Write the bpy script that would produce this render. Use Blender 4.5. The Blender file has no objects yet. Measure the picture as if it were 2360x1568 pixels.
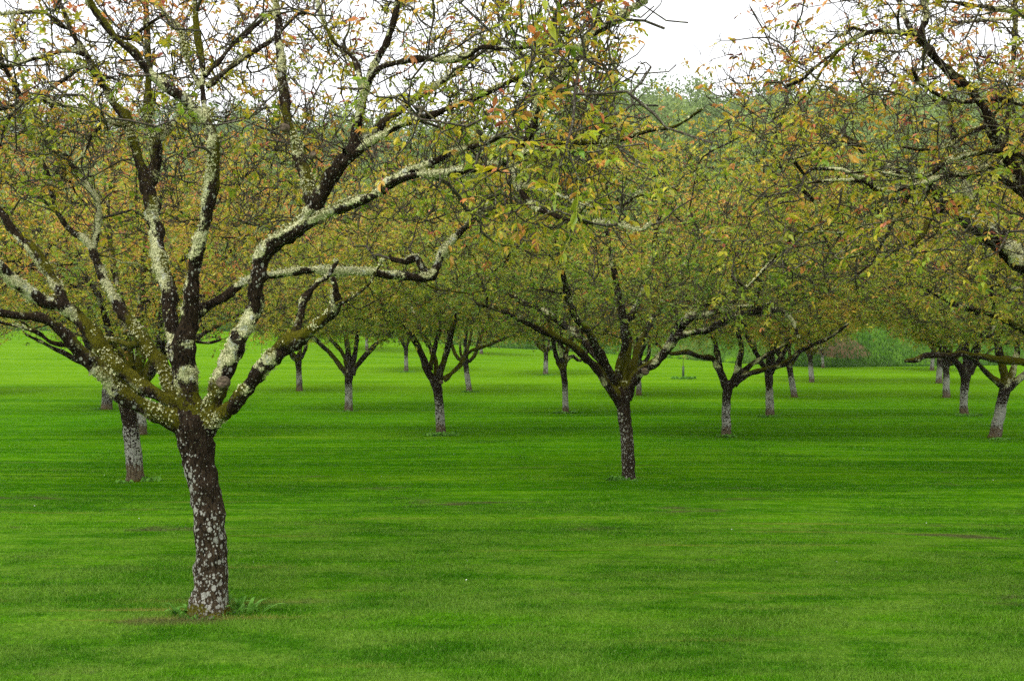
import bpy, math, random
import numpy as np
from math import radians as rad

# ------------------------------------------------------------------ camera, sky, sun
S = bpy.context.scene
C = S.collection
F_PX, CX, CY = 2315.0, 1179.5, 784.0          # focal length and centre in photo pixels (2359 wide)
PITCH = math.atan(39.0 / F_PX)
CAM = np.array([0.0, 0.0, 2.0])
cam = bpy.data.cameras.new('camera'); co = bpy.data.objects.new('camera', cam); C.objects.link(co)
cam.sensor_width = 36.0; cam.lens = 36.0 * F_PX / 2359.0
cam.clip_start = 0.05; cam.clip_end = 3000
co.location = CAM; co.rotation_euler = (rad(90) + PITCH, 0, 0)
S.camera = co

SUN_EL, SUN_AZ = rad(58), rad(215)            # behind and to the left of the camera
w = bpy.data.worlds.new('World'); S.world = w; w.use_nodes = True
wn, wl = w.node_tree.nodes, w.node_tree.links
wn.clear()
sky = wn.new('ShaderNodeTexSky'); sky.sky_type = 'NISHITA'; sky.sun_disc = False
sky.sun_elevation = SUN_EL; sky.sun_rotation = SUN_AZ; sky.dust_density = 4.0
hs = wn.new('ShaderNodeHueSaturation'); hs.inputs['Saturation'].default_value = 0.15
mx = wn.new('ShaderNodeMix'); mx.data_type = 'RGBA'; mx.inputs[0].default_value = 0.75
mx.inputs[7].default_value = (9.9, 10.0, 10.3, 1)
bg = wn.new('ShaderNodeBackground'); bg.inputs['Strength'].default_value = 0.14
wo = wn.new('ShaderNodeOutputWorld')
wl.new(sky.outputs[0], hs.inputs['Color']); wl.new(hs.outputs[0], mx.inputs[6])
wl.new(mx.outputs[2], bg.inputs[0]); wl.new(bg.outputs[0], wo.inputs[0])
sl = bpy.data.lights.new('sun', 'SUN'); so = bpy.data.objects.new('sun', sl); C.objects.link(so)
sl.energy = 1.2; sl.angle = rad(25); sl.color = (1, 0.97, 0.92)
so.rotation_euler = (rad(90) - SUN_EL, 0, rad(180) - SUN_AZ)
S.view_settings.view_transform = 'Standard'; S.view_settings.look = 'None'
S.view_settings.exposure = 0.5; S.view_settings.gamma = 1.0
S.cycles.max_bounces = 4; S.cycles.diffuse_bounces = 2; S.cycles.transmission_bounces = 3
S.cycles.transparent_max_bounces = 4; S.cycles.volume_bounces = 0; S.cycles.caustics_reflective = False
S.cycles.use_denoising = False

# ------------------------------------------------------------------ numeric helpers
def norm(v): return v / np.maximum(np.linalg.norm(v, axis=-1, keepdims=True), 1e-9)
def sstep(a, b, x):
    t = np.clip((x - a) / (b - a), 0, 1); return t * t * (3 - 2 * t)

def vnoise(P, freq, seed=0):
    """value noise 0..1 at points P (n,3)"""
    Q = P * freq + seed * 17.37; I = np.floor(Q).astype(np.int64); f = Q - I; f = f * f * (3 - 2 * f)
    def h(ix, iy, iz):
        n = (ix * 73856093) ^ (iy * 19349663) ^ (iz * 83492791) ^ (seed * 2654435)
        n = (n ^ (n >> 13)) * 1274126177; n = n ^ (n >> 16)
        return (n & 0xffff) / 65535.0
    r = 0
    for dx in (0, 1):
        for dy in (0, 1):
            for dz in (0, 1):
                wgt = (f[:, 0] if dx else 1 - f[:, 0]) * (f[:, 1] if dy else 1 - f[:, 1]) * (f[:, 2] if dz else 1 - f[:, 2])
                r = r + wgt * h(I[:, 0] + dx, I[:, 1] + dy, I[:, 2] + dz)
    return r

def lawn_edge(x):                              # distance at which the mown lawn ends
    return 112 - 36 * sstep(2, 24, x) + 2.0 * np.sin(x * 0.21)

def terrain(x, y):
    x = np.asarray(x, float); y = np.asarray(y, float)
    z = 0.038 * np.maximum(y - 40, 0) * (1 - sstep(150, 400, y) * 0) 
    z = np.where(y < 44, 0.038 * np.maximum(y - 36, 0) ** 2 / 16, z)
    z = z + 2.2 * sstep(66, 108, y) * sstep(8, -28, x)
    e = lawn_edge(x)
    h = np.maximum(y - e, 0)
    up = 0.30 * h + 0.9 * sstep(0, 5, h)
    up = np.where(h > 172, 0.30 * 172 + 0.9 + (h - 172) * 0.02, up)
    up = up + sstep(120, 172, h) * (1.6 * np.sin(x * .055 + .5) + 1.2 * np.sin(x * .13))
    z = z + up + sstep(0, 40, h) * 5 * np.sin(x * 0.021 + 1.0) * np.sin(y * 0.013)
    z = z + 0.035 * np.sin(x * 0.31 + y * 0.17) * np.sin(y * 0.23 - x * 0.11)
    return z

def ray(px, py):
    a = (px - CX) / F_PX; b = (CY - py) / F_PX
    return np.array([a, math.cos(PITCH) - b * math.sin(PITCH), math.sin(PITCH) + b * math.cos(PITCH)])
def at(px, py, Y):
    r = ray(px, py); return CAM + r * (Y / r[1])
def ground_hit(px, py):
    r = ray(px, py); Y = 4.0; 
    while Y < 400:
        p = CAM + r * (Y / r[1])
        if p[2] <= terrain(p[0], p[1]): return p
        Y += 0.02
    return p

# ------------------------------------------------------------------ mesh helpers
def link_mesh(name, V, faces, mat, parent=None, cols=None, smooth=True, mats=None):
    """faces: list of int arrays (n,k)"""
    me = bpy.data.meshes.new(name)
    V = np.asarray(V, np.float32)
    loops = np.concatenate([f.ravel() for f in faces]).astype(np.int32)
    sizes = np.concatenate([np.full(len(f), f.shape[1]) for f in faces])
    starts = np.concatenate([[0], np.cumsum(sizes)[:-1]]).astype(np.int32)
    me.vertices.add(len(V)); me.vertices.foreach_set('co', V.ravel())
    me.loops.add(len(loops)); me.loops.foreach_set('vertex_index', loops)
    me.polygons.add(len(sizes)); me.polygons.foreach_set('loop_start', starts)
    me.update(calc_edges=True)
    if smooth: me.polygons.foreach_set('use_smooth', np.ones(len(sizes), bool))
    if cols is not None:
        for an, arr in cols.items():
            if arr.ndim == 2:
                at_ = me.attributes.new(an, 'FLOAT_COLOR', 'POINT'); at_.data.foreach_set('color', np.asarray(arr, np.float32).ravel())
            else:
                at_ = me.attributes.new(an, 'FLOAT', 'POINT'); at_.data.foreach_set('value', np.asarray(arr, np.float32))
    me.materials.append(mat)
    o = bpy.data.objects.new(name, me); C.objects.link(o)
    if parent is not None: o.parent = parent
    return o

def tag(o, label=None, cat=None, group=None, kind=None):
    if label: o['label'] = label
    if cat: o['category'] = cat
    if group: o['group'] = group
    if kind: o['kind'] = kind
    return o
def thing(name, loc, label, cat, group=None):
    o = bpy.data.objects.new(name, None); C.objects.link(o); o.location = loc; o.empty_display_size = 0.2
    return tag(o, label, cat, group)

def tubes(paths, nseg, rough=0.0, seed=0, cap=False, flute=0.0):
    """paths: list of (pts(n,3), rad(n)) -> V, F, N (normals)"""
    groups = {}
    for p, r in paths: groups.setdefault(len(p), []).append((p, r))
    Vs, Fs, Ns, off = [], [], [], 0
    Rs = []
    for n, L in groups.items():
        P = np.array([a for a, _ in L]); R = np.array([b for _, b in L]); k = len(L)
        T = np.empty_like(P); T[:, 1:-1] = P[:, 2:] - P[:, :-2]; T[:, 0] = P[:, 1] - P[:, 0]; T[:, -1] = P[:, -1] - P[:, -2]
        T = norm(T)
        ref = np.where(np.abs(T[:, 0, 2:3]) < 0.8, np.array([[0, 0, 1.0]]), np.array([[1.0, 0, 0]]))
        N = np.empty_like(P); N[:, 0] = norm(np.cross(T[:, 0], ref))
        for i in range(1, n):
            v = N[:, i - 1] - (N[:, i - 1] * T[:, i]).sum(-1, keepdims=True) * T[:, i]; N[:, i] = norm(v)
        B = np.cross(T, N)
        a = np.arange(nseg) * 2 * math.pi / nseg
        dirs = N[:, :, None, :] * np.cos(a)[None, None, :, None] + B[:, :, None, :] * np.sin(a)[None, None, :, None]
        V = P[:, :, None, :] + dirs * R[:, :, None, None]
        V = V.reshape(-1, 3); D = dirs.reshape(-1, 3); RR = np.repeat(R.ravel(), nseg)
        if rough > 0:
            m = (vnoise(V, 9, seed) - .5) * 1.1 + (vnoise(V, 22, seed + 1) - .5) * .8 + (vnoise(V, 55, seed + 2) - .5) * .5
            V = V + D * (m * rough * np.minimum(RR, 0.06) * 1.3)[:, None]
        base = off + (np.arange(k) * n * nseg)[:, None, None]
        i = np.arange(n - 1)[None, :, None]; j = np.arange(nseg)[None, None, :]; j2 = (j + 1) % nseg
        q = np.stack([base + i * nseg + j, base + i * nseg + j2, base + (i + 1) * nseg + j2, base + (i + 1) * nseg + j], -1)
        Fs.append(q.reshape(-1, 4))
        if cap:
            c = (off + np.arange(k) * n * nseg + (n - 1) * nseg)[:, None] + np.arange(nseg)[None, :]
            Fs.append(c)
        Vs.append(V); Ns.append(D); Rs.append(RR); off += len(V)
    return np.concatenate(Vs), Fs, np.concatenate(Ns), np.concatenate(Rs)

def smooth_path(P, step):
    """Catmull-Rom resample; P (n,k) first 3 columns are xyz"""
    P = np.asarray(P, float)
    if len(P) < 2: return P
    Q = np.vstack([2 * P[0] - P[1], P, 2 * P[-1] - P[-2]]); out = []
    for i in range(1, len(Q) - 2):
        p0, p1, p2, p3 = Q[i - 1], Q[i], Q[i + 1], Q[i + 2]
        m = max(2, int(round(np.linalg.norm(p2[:3] - p1[:3]) / step)))
        t = (np.arange(m) / m)[:, None]
        out.append(0.5 * ((2 * p1) + (-p0 + p2) * t + (2 * p0 - 5 * p1 + 4 * p2 - p3) * t ** 2 + (-p0 + 3 * p1 - 3 * p2 + p3) * t ** 3))
    out.append(P[-1:])
    return np.vstack(out)

# ------------------------------------------------------------------ node helpers
class Mat:
    def __init__(s, name):
        s.m = bpy.data.materials.new(name); s.m.use_nodes = True
        s.n = s.m.node_tree.nodes; s.l = s.m.node_tree.links; s.n.clear()
        s.out = s.n.new('ShaderNodeOutputMaterial')
    def _set(s, sock, v):
        if isinstance(v, bpy.types.NodeSocket): s.l.new(v, sock)
        elif isinstance(v, tuple) and len(v) == 3 and sock.type == 'RGBA': sock.default_value = (*v, 1)
        else: sock.default_value = v
    def math(s, op, a, b=None, clamp=False):
        n = s.n.new('ShaderNodeMath'); n.operation = op; n.use_clamp = clamp; s._set(n.inputs[0], a)
        if b is not None: s._set(n.inputs[1], b)
        return n.outputs[0]
    def ramp(s, x, a, b, lo=0.0, hi=1.0):
        n = s.n.new('ShaderNodeMapRange'); n.interpolation_type = 'SMOOTHSTEP'
        s._set(n.inputs[0], x); s._set(n.inputs[1], a); s._set(n.inputs[2], b); s._set(n.inputs[3], lo); s._set(n.inputs[4], hi)
        return n.outputs[0]
    def mix(s, f, a, b):
        n = s.n.new('ShaderNodeMix'); n.data_type = 'RGBA'; s._set(n.inputs[0], f); s._set(n.inputs[6], a); s._set(n.inputs[7], b)
        return n.outputs[2]
    def mul(s, a, b):
        n = s.n.new('ShaderNodeMix'); n.data_type = 'RGBA'; n.blend_type = 'MULTIPLY'; n.inputs[0].default_value = 1
        s._set(n.inputs[6], a); s._set(n.inputs[7], b); return n.outputs[2]
    def noise(s, vec, scale, detail=3.0, rough=0.55, dist=0.0):
        n = s.n.new('ShaderNodeTexNoise'); s.l.new(vec, n.inputs['Vector']); n.inputs['Scale'].default_value = scale
        n.inputs['Detail'].default_value = detail; n.inputs['Roughness'].default_value = rough; n.inputs['Distortion'].default_value = dist
        return n.outputs['Fac']
    def voro(s, vec, scale, feat='F1'):
        n = s.n.new('ShaderNodeTexVoronoi'); n.feature = feat; s.l.new(vec, n.inputs['Vector']); n.inputs['Scale'].default_value = scale
        return n
    def pos(s): return s.n.new('ShaderNodeNewGeometry').outputs['Position']
    def objco(s): return s.n.new('ShaderNodeTexCoord').outputs['Object']
    def scale(s, vec, v, loc=(0, 0, 0), rot=(0, 0, 0)):
        n = s.n.new('ShaderNodeMapping'); s.l.new(vec, n.inputs[0]); n.inputs['Scale'].default_value = v
        n.inputs['Location'].default_value = loc; n.inputs['Rotation'].default_value = rot; return n.outputs[0]
    def attr(s, name, out='Fac'):
        n = s.n.new('ShaderNodeAttribute'); n.attribute_name = name; return n.outputs[out]
    def xyz(s, v):
        n = s.n.new('ShaderNodeSeparateXYZ'); s.l.new(v, n.inputs[0]); return n.outputs
    def bump(s, h, strength, dist):
        n = s.n.new('ShaderNodeBump'); s.l.new(h, n.inputs['Height']); n.inputs['Strength'].default_value = strength
        n.inputs['Distance'].default_value = dist; return n.outputs[0]
    def bsdf(s, col, rough=0.9, normal=None, spec=0.25):
        n = s.n.new('ShaderNodeBsdfPrincipled'); s._set(n.inputs['Base Color'], col); s._set(n.inputs['Roughness'], rough)
        s._set(n.inputs['Specular IOR Level'], spec)
        if normal is not None: s.l.new(normal, n.inputs['Normal'])
        return n.outputs[0]
    def leafy(s, col, trans, rough=0.5, spec=0.4, tcol=None, normal=None):
        a = s.bsdf(col, rough, normal, spec); t = s.n.new('ShaderNodeBsdfTranslucent'); s._set(t.inputs[0], tcol if tcol is not None else col)
        m = s.n.new('ShaderNodeMixShader'); m.inputs[0].default_value = trans; s.l.new(a, m.inputs[1]); s.l.new(t.outputs[0], m.inputs[2])
        return m.outputs[0]
    def done(s, sh): s.l.new(sh, s.out.inputs[0]); return s.m

# grass colour from the place on the lawn: mown streaks across the view, patches, thin bare spots
G_DARK, G_MID, G_LIGHT = (0.030, 0.135, 0.0008), (0.068, 0.215, 0.0012), (0.16, 0.30, 0.012)
def grass_colour(m, fine=True):
    p = m.pos()
    s1 = m.noise(m.scale(p, (0.035, 1.25, 0), rot=(0, 0, 0.012)), 1.0, 2.0, 0.5)
    s2 = m.noise(m.scale(p, (0.10, 3.2, 0), (7, 3, 0), rot=(0, 0, 0.02)), 1.0, 2.0, 0.5)
    s3 = m.noise(m.scale(p, (0.5, 9.0, 0), (1, 6, 0), rot=(0, 0, 0.02)), 1.0, 2.0, 0.5)
    big = m.noise(m.scale(p, (0.12, 0.2, 0), (3, 9, 0)), 1.0, 3.0, 0.55)
    blot = m.noise(m.scale(p, (1.1, 2.6, 0)), 1.0, 4.0, 0.6)
    f = m.math('ADD', m.math('MULTIPLY', s1, 0.5), m.math('ADD', m.math('MULTIPLY', s2, 0.30), m.math('MULTIPLY', blot, 0.25)))
    py = m.xyz(p); wv = m.math('SINE', m.math('ADD', m.math('MULTIPLY', py[1], 10.5), m.math('ADD', m.math('MULTIPLY', py[0], 0.16), m.math('MULTIPLY', big, 16.0))))
    f = m.math('ADD', f, m.math('MULTIPLY', m.math('MULTIPLY', wv, m.ramp(blot, 0.3, 0.6)), 0.045))
    f = m.math('ADD', f, m.math('MULTIPLY', m.math('SUBTRACT', big, 0.5), 0.28))
    c = m.mix(m.ramp(m.math('ADD', f, m.math('MULTIPLY', m.math('SUBTRACT', s3, 0.5), 0.65)), 0.42, 0.60), G_DARK, G_MID)
    c = m.mix(m.ramp(f, 0.56, 0.80), c, G_LIGHT)
    cl = m.noise(m.scale(p, (3.0, 13.0, 0)), 1.0, 4.0, 0.65)
    c = m.mix(m.ramp(cl, 0.50, 0.66, 0, 0.5), c, (0.15, 0.30, 0.02)); c = m.mix(m.ramp(cl, 0.48, 0.34, 0, 0.5), c, (0.022, 0.11, 0.002))
    # yellowish thin streaks, more of them near the camera
    y = m.xyz(p)
    near = m.ramp(y[1], 17, 8)
    far = m.ramp(y[1], 34, 60)
    c = m.mix(m.math('MULTIPLY', near, m.ramp(blot, 0.38, 0.62, 0.1, 0.75)), c, (0.125, 0.235, 0.022))
    st = m.noise(m.scale(p, (0.22, 5.0, 0), (2, 5, 0), rot=(0, 0, 0.02)), 1.0, 3.0, 0.6)
    c = m.mix(m.math('MULTIPLY', m.ramp(st, 0.60, 0.72), m.math('ADD', m.math('MULTIPLY', near, 0.5), 0.12)), c, (0.26, 0.20, 0.05))
    c = m.mix(m.math('MULTIPLY', far, m.ramp(f, 0.35, 0.7, 0.3, 0.95)), c, (0.14, 0.29, 0.008))
    br = m.noise(m.scale(p, (0.55, 1.9, 0), (11, 4, 0)), 1.0, 5.0, 0.7)
    gate = m.noise(m.scale(p, (0.35, 0.9, 0), (5, 2, 0)), 1.0, 2.0, 0.5)
    bare = m.math('MULTIPLY', m.ramp(br, 0.53, 0.66), m.ramp(gate, 0.54, 0.62))
    bare = m.math('MULTIPLY', bare, m.ramp(y[1], 26, 14, 0.1, 1.0))
    c = m.mix(m.math('MULTIPLY', bare, 0.85), c, (0.085, 0.075, 0.035))
    # trampled earth by the near trunk
    dx = m.math('MULTIPLY', m.math('SUBTRACT', y[0], T1B[0] - 0.25), 1.1)
    dy = m.math('MULTIPLY', m.math('SUBTRACT', y[1], T1B[1] - 0.22), 3.6)
    dd = m.math('SQRT', m.math('ADD', m.math('MULTIPLY', dx, dx), m.math('MULTIPLY', dy, dy)))
    dd = m.math('ADD', dd, m.math('MULTIPLY', m.math('SUBTRACT', br, 0.5), 2.4))
    c = m.mix(m.ramp(dd, 0.45, 0.05, 0, 0.6), c, (0.12, 0.09, 0.04))
    return c

T1B = ground_hit(482, 1412)

def mat_ground():
    m = Mat('lawn_ground'); p = m.pos(); c = grass_colour(m)
    fine = m.noise(p, 26.0, 4, 0.7); fine2 = m.noise(p, 5.0, 3, 0.6)
    c = m.mul(c, m.mix(m.ramp(fine, 0.3, 0.7), (0.55, 0.62, 0.5), (1.3, 1.2, 1.3)))
    c = m.mul(c, m.mix(m.ramp(fine2, 0.3, 0.7), (0.85, 0.88, 0.85), (1.1, 1.06, 1.1)))
    # the rough grass bank behind the lawn and the forest floor of the hill
    rgh = m.noise(p, 0.7, 5, 0.65); rg2 = m.noise(p, 0.16, 3, 0.6)
    bank = m.mix(m.ramp(rgh, 0.3, 0.7), (0.032, 0.09, 0.008), (0.085, 0.18, 0.018))
    bank = m.mix(m.ramp(rg2, 0.5, 0.66, 0, 0.4), bank, (0.12, 0.15, 0.04))
    e = m.attr('edge')
    c = m.mix(m.ramp(e, 0.35, 0.65), c, bank)
    bare = m.attr('earth')
    c = m.mix(m.ramp(m.math('ADD', bare, m.math('MULTIPLY', m.math('SUBTRACT', rgh, 0.5), 0.8)), 0.35, 0.7), c, (0.13, 0.09, 0.045))
    h = m.math('ADD', m.noise(p, 60.0, 3, 0.7), m.math('MULTIPLY', fine2, 0.6))
    return m.done(m.bsdf(c, 1.0, m.bump(h, 0.5, 0.02), 0.0))

def mat_blade():
    m = Mat('grass_blade'); c = grass_colour(m)
    r = m.attr('rnd')
    c = m.mul(c, m.mix(r, (0.6, 0.72, 0.5), (2.2, 2.0, 3.0)))
    c = m.mix(m.ramp(r, 0.75, 1.0, 0, 0.6), c, (0.28, 0.38, 0.09))
    return m.done(m.leafy(c, 0.4, 0.8, 0.05))

def mat_tall():
    m = Mat('rough_grass'); r = m.attr('rnd')
    c = m.mix(r, (0.035, 0.11, 0.010), (0.11, 0.23, 0.025))
    return m.done(m.leafy(c, 0.35, 0.6, 0.2))

def mat_bark():
    """mask colour: R lichen, G moss, B white spots, A tan foot"""
    m = Mat('walnut_bark'); p = m.objco()
    n = m.n.new('ShaderNodeAttribute'); n.attribute_name = 'mask'
    sep = m.n.new('ShaderNodeSeparateColor'); m.l.new(n.outputs['Color'], sep.inputs[0])
    lich, moss, spot, tan = sep.outputs[0], sep.outputs[1], sep.outputs[2], n.outputs['Alpha']
    f1 = m.noise(p, 45, 5, 0.7, 0.3); f2 = m.noise(p, 110, 3, 0.6); f3 = m.noise(p, 14, 4, 0.6)
    crack = m.noise(m.scale(p, (1, 1, 0.28)), 70, 4, 0.65, 0.5)
    bark = m.mix(m.ramp(crack, 0.35, 0.65), (0.004, 0.003, 0.002), (0.036, 0.024, 0.014))
    bark = m.mix(m.ramp(f3, 0.5, 0.75, 0, 0.45), bark, (0.060, 0.040, 0.025))
    tanc = m.mix(m.ramp(crack, 0.35, 0.6), (0.03, 0.022, 0.013), (0.15, 0.112, 0.066))
    bark = m.mix(tan, bark, tanc)
    # round crusts
    v = m.voro(m.scale(p, (1, 1, 0.8)), 26); cellr = m.xyz(v.outputs['Color'])[0]
    v2 = m.voro(m.scale(p, (1, 1, 0.75)), 62); cellr2 = m.xyz(v2.outputs['Color'])[1]
    wob = m.math('MULTIPLY', m.math('SUBTRACT', f1, 0.5), 0.45)
    d1 = m.math('ADD', v.outputs['Distance'], wob); d2 = m.math('ADD', v2.outputs['Distance'], wob)
    lim = m.math('MULTIPLY', m.math('SUBTRACT', m.math('ADD', spot, cellr), 0.78), 1.1)
    lim2 = m.math('MULTIPLY', m.math('SUBTRACT', m.math('ADD', spot, cellr2), 0.72), 1.1)
    on = m.math('MAXIMUM', m.ramp(m.math('SUBTRACT', lim, d1), -0.03, 0.03), m.ramp(m.math('SUBTRACT', lim2, d2), -0.04, 0.04))
    full = m.math('MULTIPLY', m.ramp(spot, 0.72, 0.98), m.ramp(m.noise(m.scale(p, (1, 1, 2.6)), 22, 5, 0.75), 0.47, 0.56))
    on = m.math('MAXIMUM', on, full)
    wcol = m.mix(m.ramp(f1, 0.3, 0.7), (0.20, 0.20, 0.165), (0.48, 0.47, 0.41))
    c = m.mix(m.math('MULTIPLY', on, 0.92), bark, wcol)
    # leafy lichen sheets
    lm = m.ramp(m.math('ADD', lich, m.math('MULTIPLY', m.math('SUBTRACT', f1, 0.5), 0.9)), 0.47, 0.56)
    lcol = m.mix(m.ramp(f2, 0.35, 0.65), (0.20, 0.20, 0.07), (0.84, 0.82, 0.48))
    lcol = m.mix(m.ramp(f3, 0.55, 0.65, 0, 0.7), lcol, (0.50, 0.52, 0.47))
    c = m.mix(lm, c, lcol)
    mm = m.ramp(m.math('ADD', moss, m.math('MULTIPLY', m.math('SUBTRACT', f1, 0.5), 0.7)), 0.46, 0.6)
    mcol = m.mix(m.ramp(f2, 0.3, 0.7), (0.020, 0.022, 0.002), (0.13, 0.12, 0.008))
    c = m.mix(mm, c, mcol)
    h = m.math('ADD', m.math('MULTIPLY', crack, 0.6), m.math('ADD', m.math('MULTIPLY', lm, 0.5), m.math('MULTIPLY', f2, 0.5)))
    h = m.math('ADD', h, m.math('MULTIPLY', on, 0.15))
    return m.done(m.bsdf(c, 0.92, m.bump(h, 0.9, 0.012), 0.06))

def mat_twig():
    m = Mat('twig_bark'); p = m.objco()
    f = m.noise(p, 9, 3, 0.6); g = m.noise(p, 60, 3, 0.7)
    c = m.mix(m.ramp(f, 0.35, 0.65), (0.022, 0.016, 0.011), (0.075, 0.058, 0.042))
    c = m.mix(m.ramp(g, 0.52, 0.62, 0, 0.6), c, (0.32, 0.32, 0.22))
    c = m.mix(m.ramp(m.noise(p, 3, 3, 0.6), 0.56, 0.7, 0, 0.5), c, (0.14, 0.12, 0.02))
    return m.done(m.bsdf(c, 0.9, m.bump(g, 0.6, 0.006), 0.2))

def mat_leaf():
    m = Mat('walnut_leaf'); t = m.attr('tint'); v = m.attr('rnd')
    r = m.n.new('ShaderNodeValToRGB'); m.l.new(t, r.inputs[0]); e = r.color_ramp.elements
    e[0].position = 0.0; e[0].color = (0.12, 0.23, 0.02, 1); e[1].position = 1.0; e[1].color = (0.14, 0.055, 0.05, 1)
    for pos_, col in ((0.28, (0.27, 0.36, 0.03)), (0.50, (0.52, 0.45, 0.03)), (0.66, (0.62, 0.31, 0.07)), (0.80, (0.54, 0.17, 0.075)), (0.9, (0.32, 0.09, 0.06))):
        x = e.new(pos_); x.color = (*col, 1)
    c = m.mul(r.outputs[0], m.mix(v, (0.65, 0.65, 0.65), (1.7, 1.65, 1.6)))
    return m.done(m.leafy(c, 0.45, 0.38, 0.5))

def mat_simple(name, a, b, sc, rough=0.9, trans=None):
    m = Mat(name); p = m.objco(); c = m.mix(m.ramp(m.noise(p, sc, 4, 0.65), 0.3, 0.7), a, b)
    if trans: return m.done(m.leafy(c, trans, rough, 0.3))
    return m.done(m.bsdf(c, rough))

BARK, TWIG, LEAF = mat_bark(), mat_twig(), mat_leaf()
LICH = mat_simple('lichen_flakes', (0.30, 0.31, 0.13), (0.82, 0.80, 0.48), 70)
SCAR = mat_simple('cut_wood', (0.05, 0.035, 0.022), (0.20, 0.15, 0.10), 45)
WEED = mat_simple('weed_leaf', (0.08, 0.24, 0.012), (0.19, 0.42, 0.06), 14, 0.8, 0.3)

# ------------------------------------------------------------------ ground
def build_ground():
    ys = np.concatenate([np.linspace(-40, 3, 12), np.linspace(3.4, 60, 150), np.linspace(60.6, 130, 110), np.linspace(131, 330, 90), np.linspace(340, 700, 20)])
    xs = np.concatenate([np.linspace(-540, -130, 22), np.linspace(-126, -31, 60), np.linspace(-30, 30, 120), np.linspace(31, 126, 60), np.linspace(130, 540, 22)])
    X, Y = np.meshgrid(xs, ys); Z = terrain(X, Y)
    P = np.stack([X, Y, Z], -1).reshape(-1, 3)
    P[:, 2] += (vnoise(P, 1.2, 5) - .5) * 0.025 * (P[:, 1] < 70)
    P[:, 2] += (vnoise(P, 0.35, 6) - .5) * 0.6 * sstep(0, 6, P[:, 1] - lawn_edge(P[:, 0]))
    nx, ny = len(xs), len(ys)
    i = np.arange(ny - 1)[:, None] * nx + np.arange(nx - 1)[None, :]
    q = np.stack([i, i + 1, i + nx + 1, i + nx], -1).reshape(-1, 4)
    edge = sstep(-1.5, 1.5, P[:, 1] - lawn_edge(P[:, 0]) + (vnoise(P, 0.5, 3) - .5) * 3)
    hb = ground_hit(1940, 822)
    d = np.sqrt(((P[:, 0] - hb[0]) / 3.0) ** 2 + ((P[:, 1] - hb[1] - 1.5) / 2.0) ** 2)
    earth = sstep(1.2, 0.5, d)
    o = link_mesh('ground', P, [q], mat_ground(), cols={'edge': edge, 'earth': earth})
    tag(o, 'green mown lawn rising to a grassy bank and wooded slope', kind='structure')
build_ground()

def build_grass():
    rng = np.random.default_rng(3)
    N = 1000000
    u = rng.random(N); y0, y1 = 5.2, 62.0
    y = (y0 ** -.6 + u * (y1 ** -.6 - y0 ** -.6)) ** (-1 / .6)                    # thinner with distance
    x = (rng.random(N) * 2 - 1) * (0.56 * y + 1.5)
    z = terrain(x, y)
    P = np.stack([x, y, z], -1)
    patch = vnoise(P * [0.5, 1.6, 0], 1.0, 11); patch2 = vnoise(P, 3.0, 12)
    h = (0.014 + 0.012 * patch + 0.010 * patch2) * (0.5 + 1.0 * rng.random(N) ** 1.5) * (0.75 + 0.4 * sstep(14, 6, y)) * (1 - .5 * sstep(30, 62, y))
    # longer tufts against the trunks
    wd = 0.0030 * (y / 7) ** 0.95 * (0.7 + 0.6 * rng.random(N))
    a = rng.random(N) * math.pi * 2; lean = 0.25 + 0.9 * rng.random(N); b = rng.random(N) * math.pi * 2
    side = np.stack([np.cos(a), np.sin(a), np.zeros(N)], -1) * wd[:, None]
    tip = np.stack([np.cos(b) * lean * h, np.sin(b) * lean * h, h], -1)
    P[:, 2] -= 0.006
    V = np.empty((N, 3, 3)); V[:, 0] = P - side; V[:, 1] = P + side; V[:, 2] = P + tip
    V[:, :, 2] += 0.0
    F = np.arange(N * 3).reshape(-1, 3)
    r = np.clip(rng.normal(0.42, 0.3, N), 0, 1); R = np.repeat(r, 3); R[2::3] += 0.15
    o = link_mesh('grass', V.reshape(-1, 3), [F], mat_blade(), cols={'rnd': R}, smooth=False)
    tag(o, 'short mown grass blades of the lawn', kind='stuff', cat='grass')
build_grass()

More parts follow.
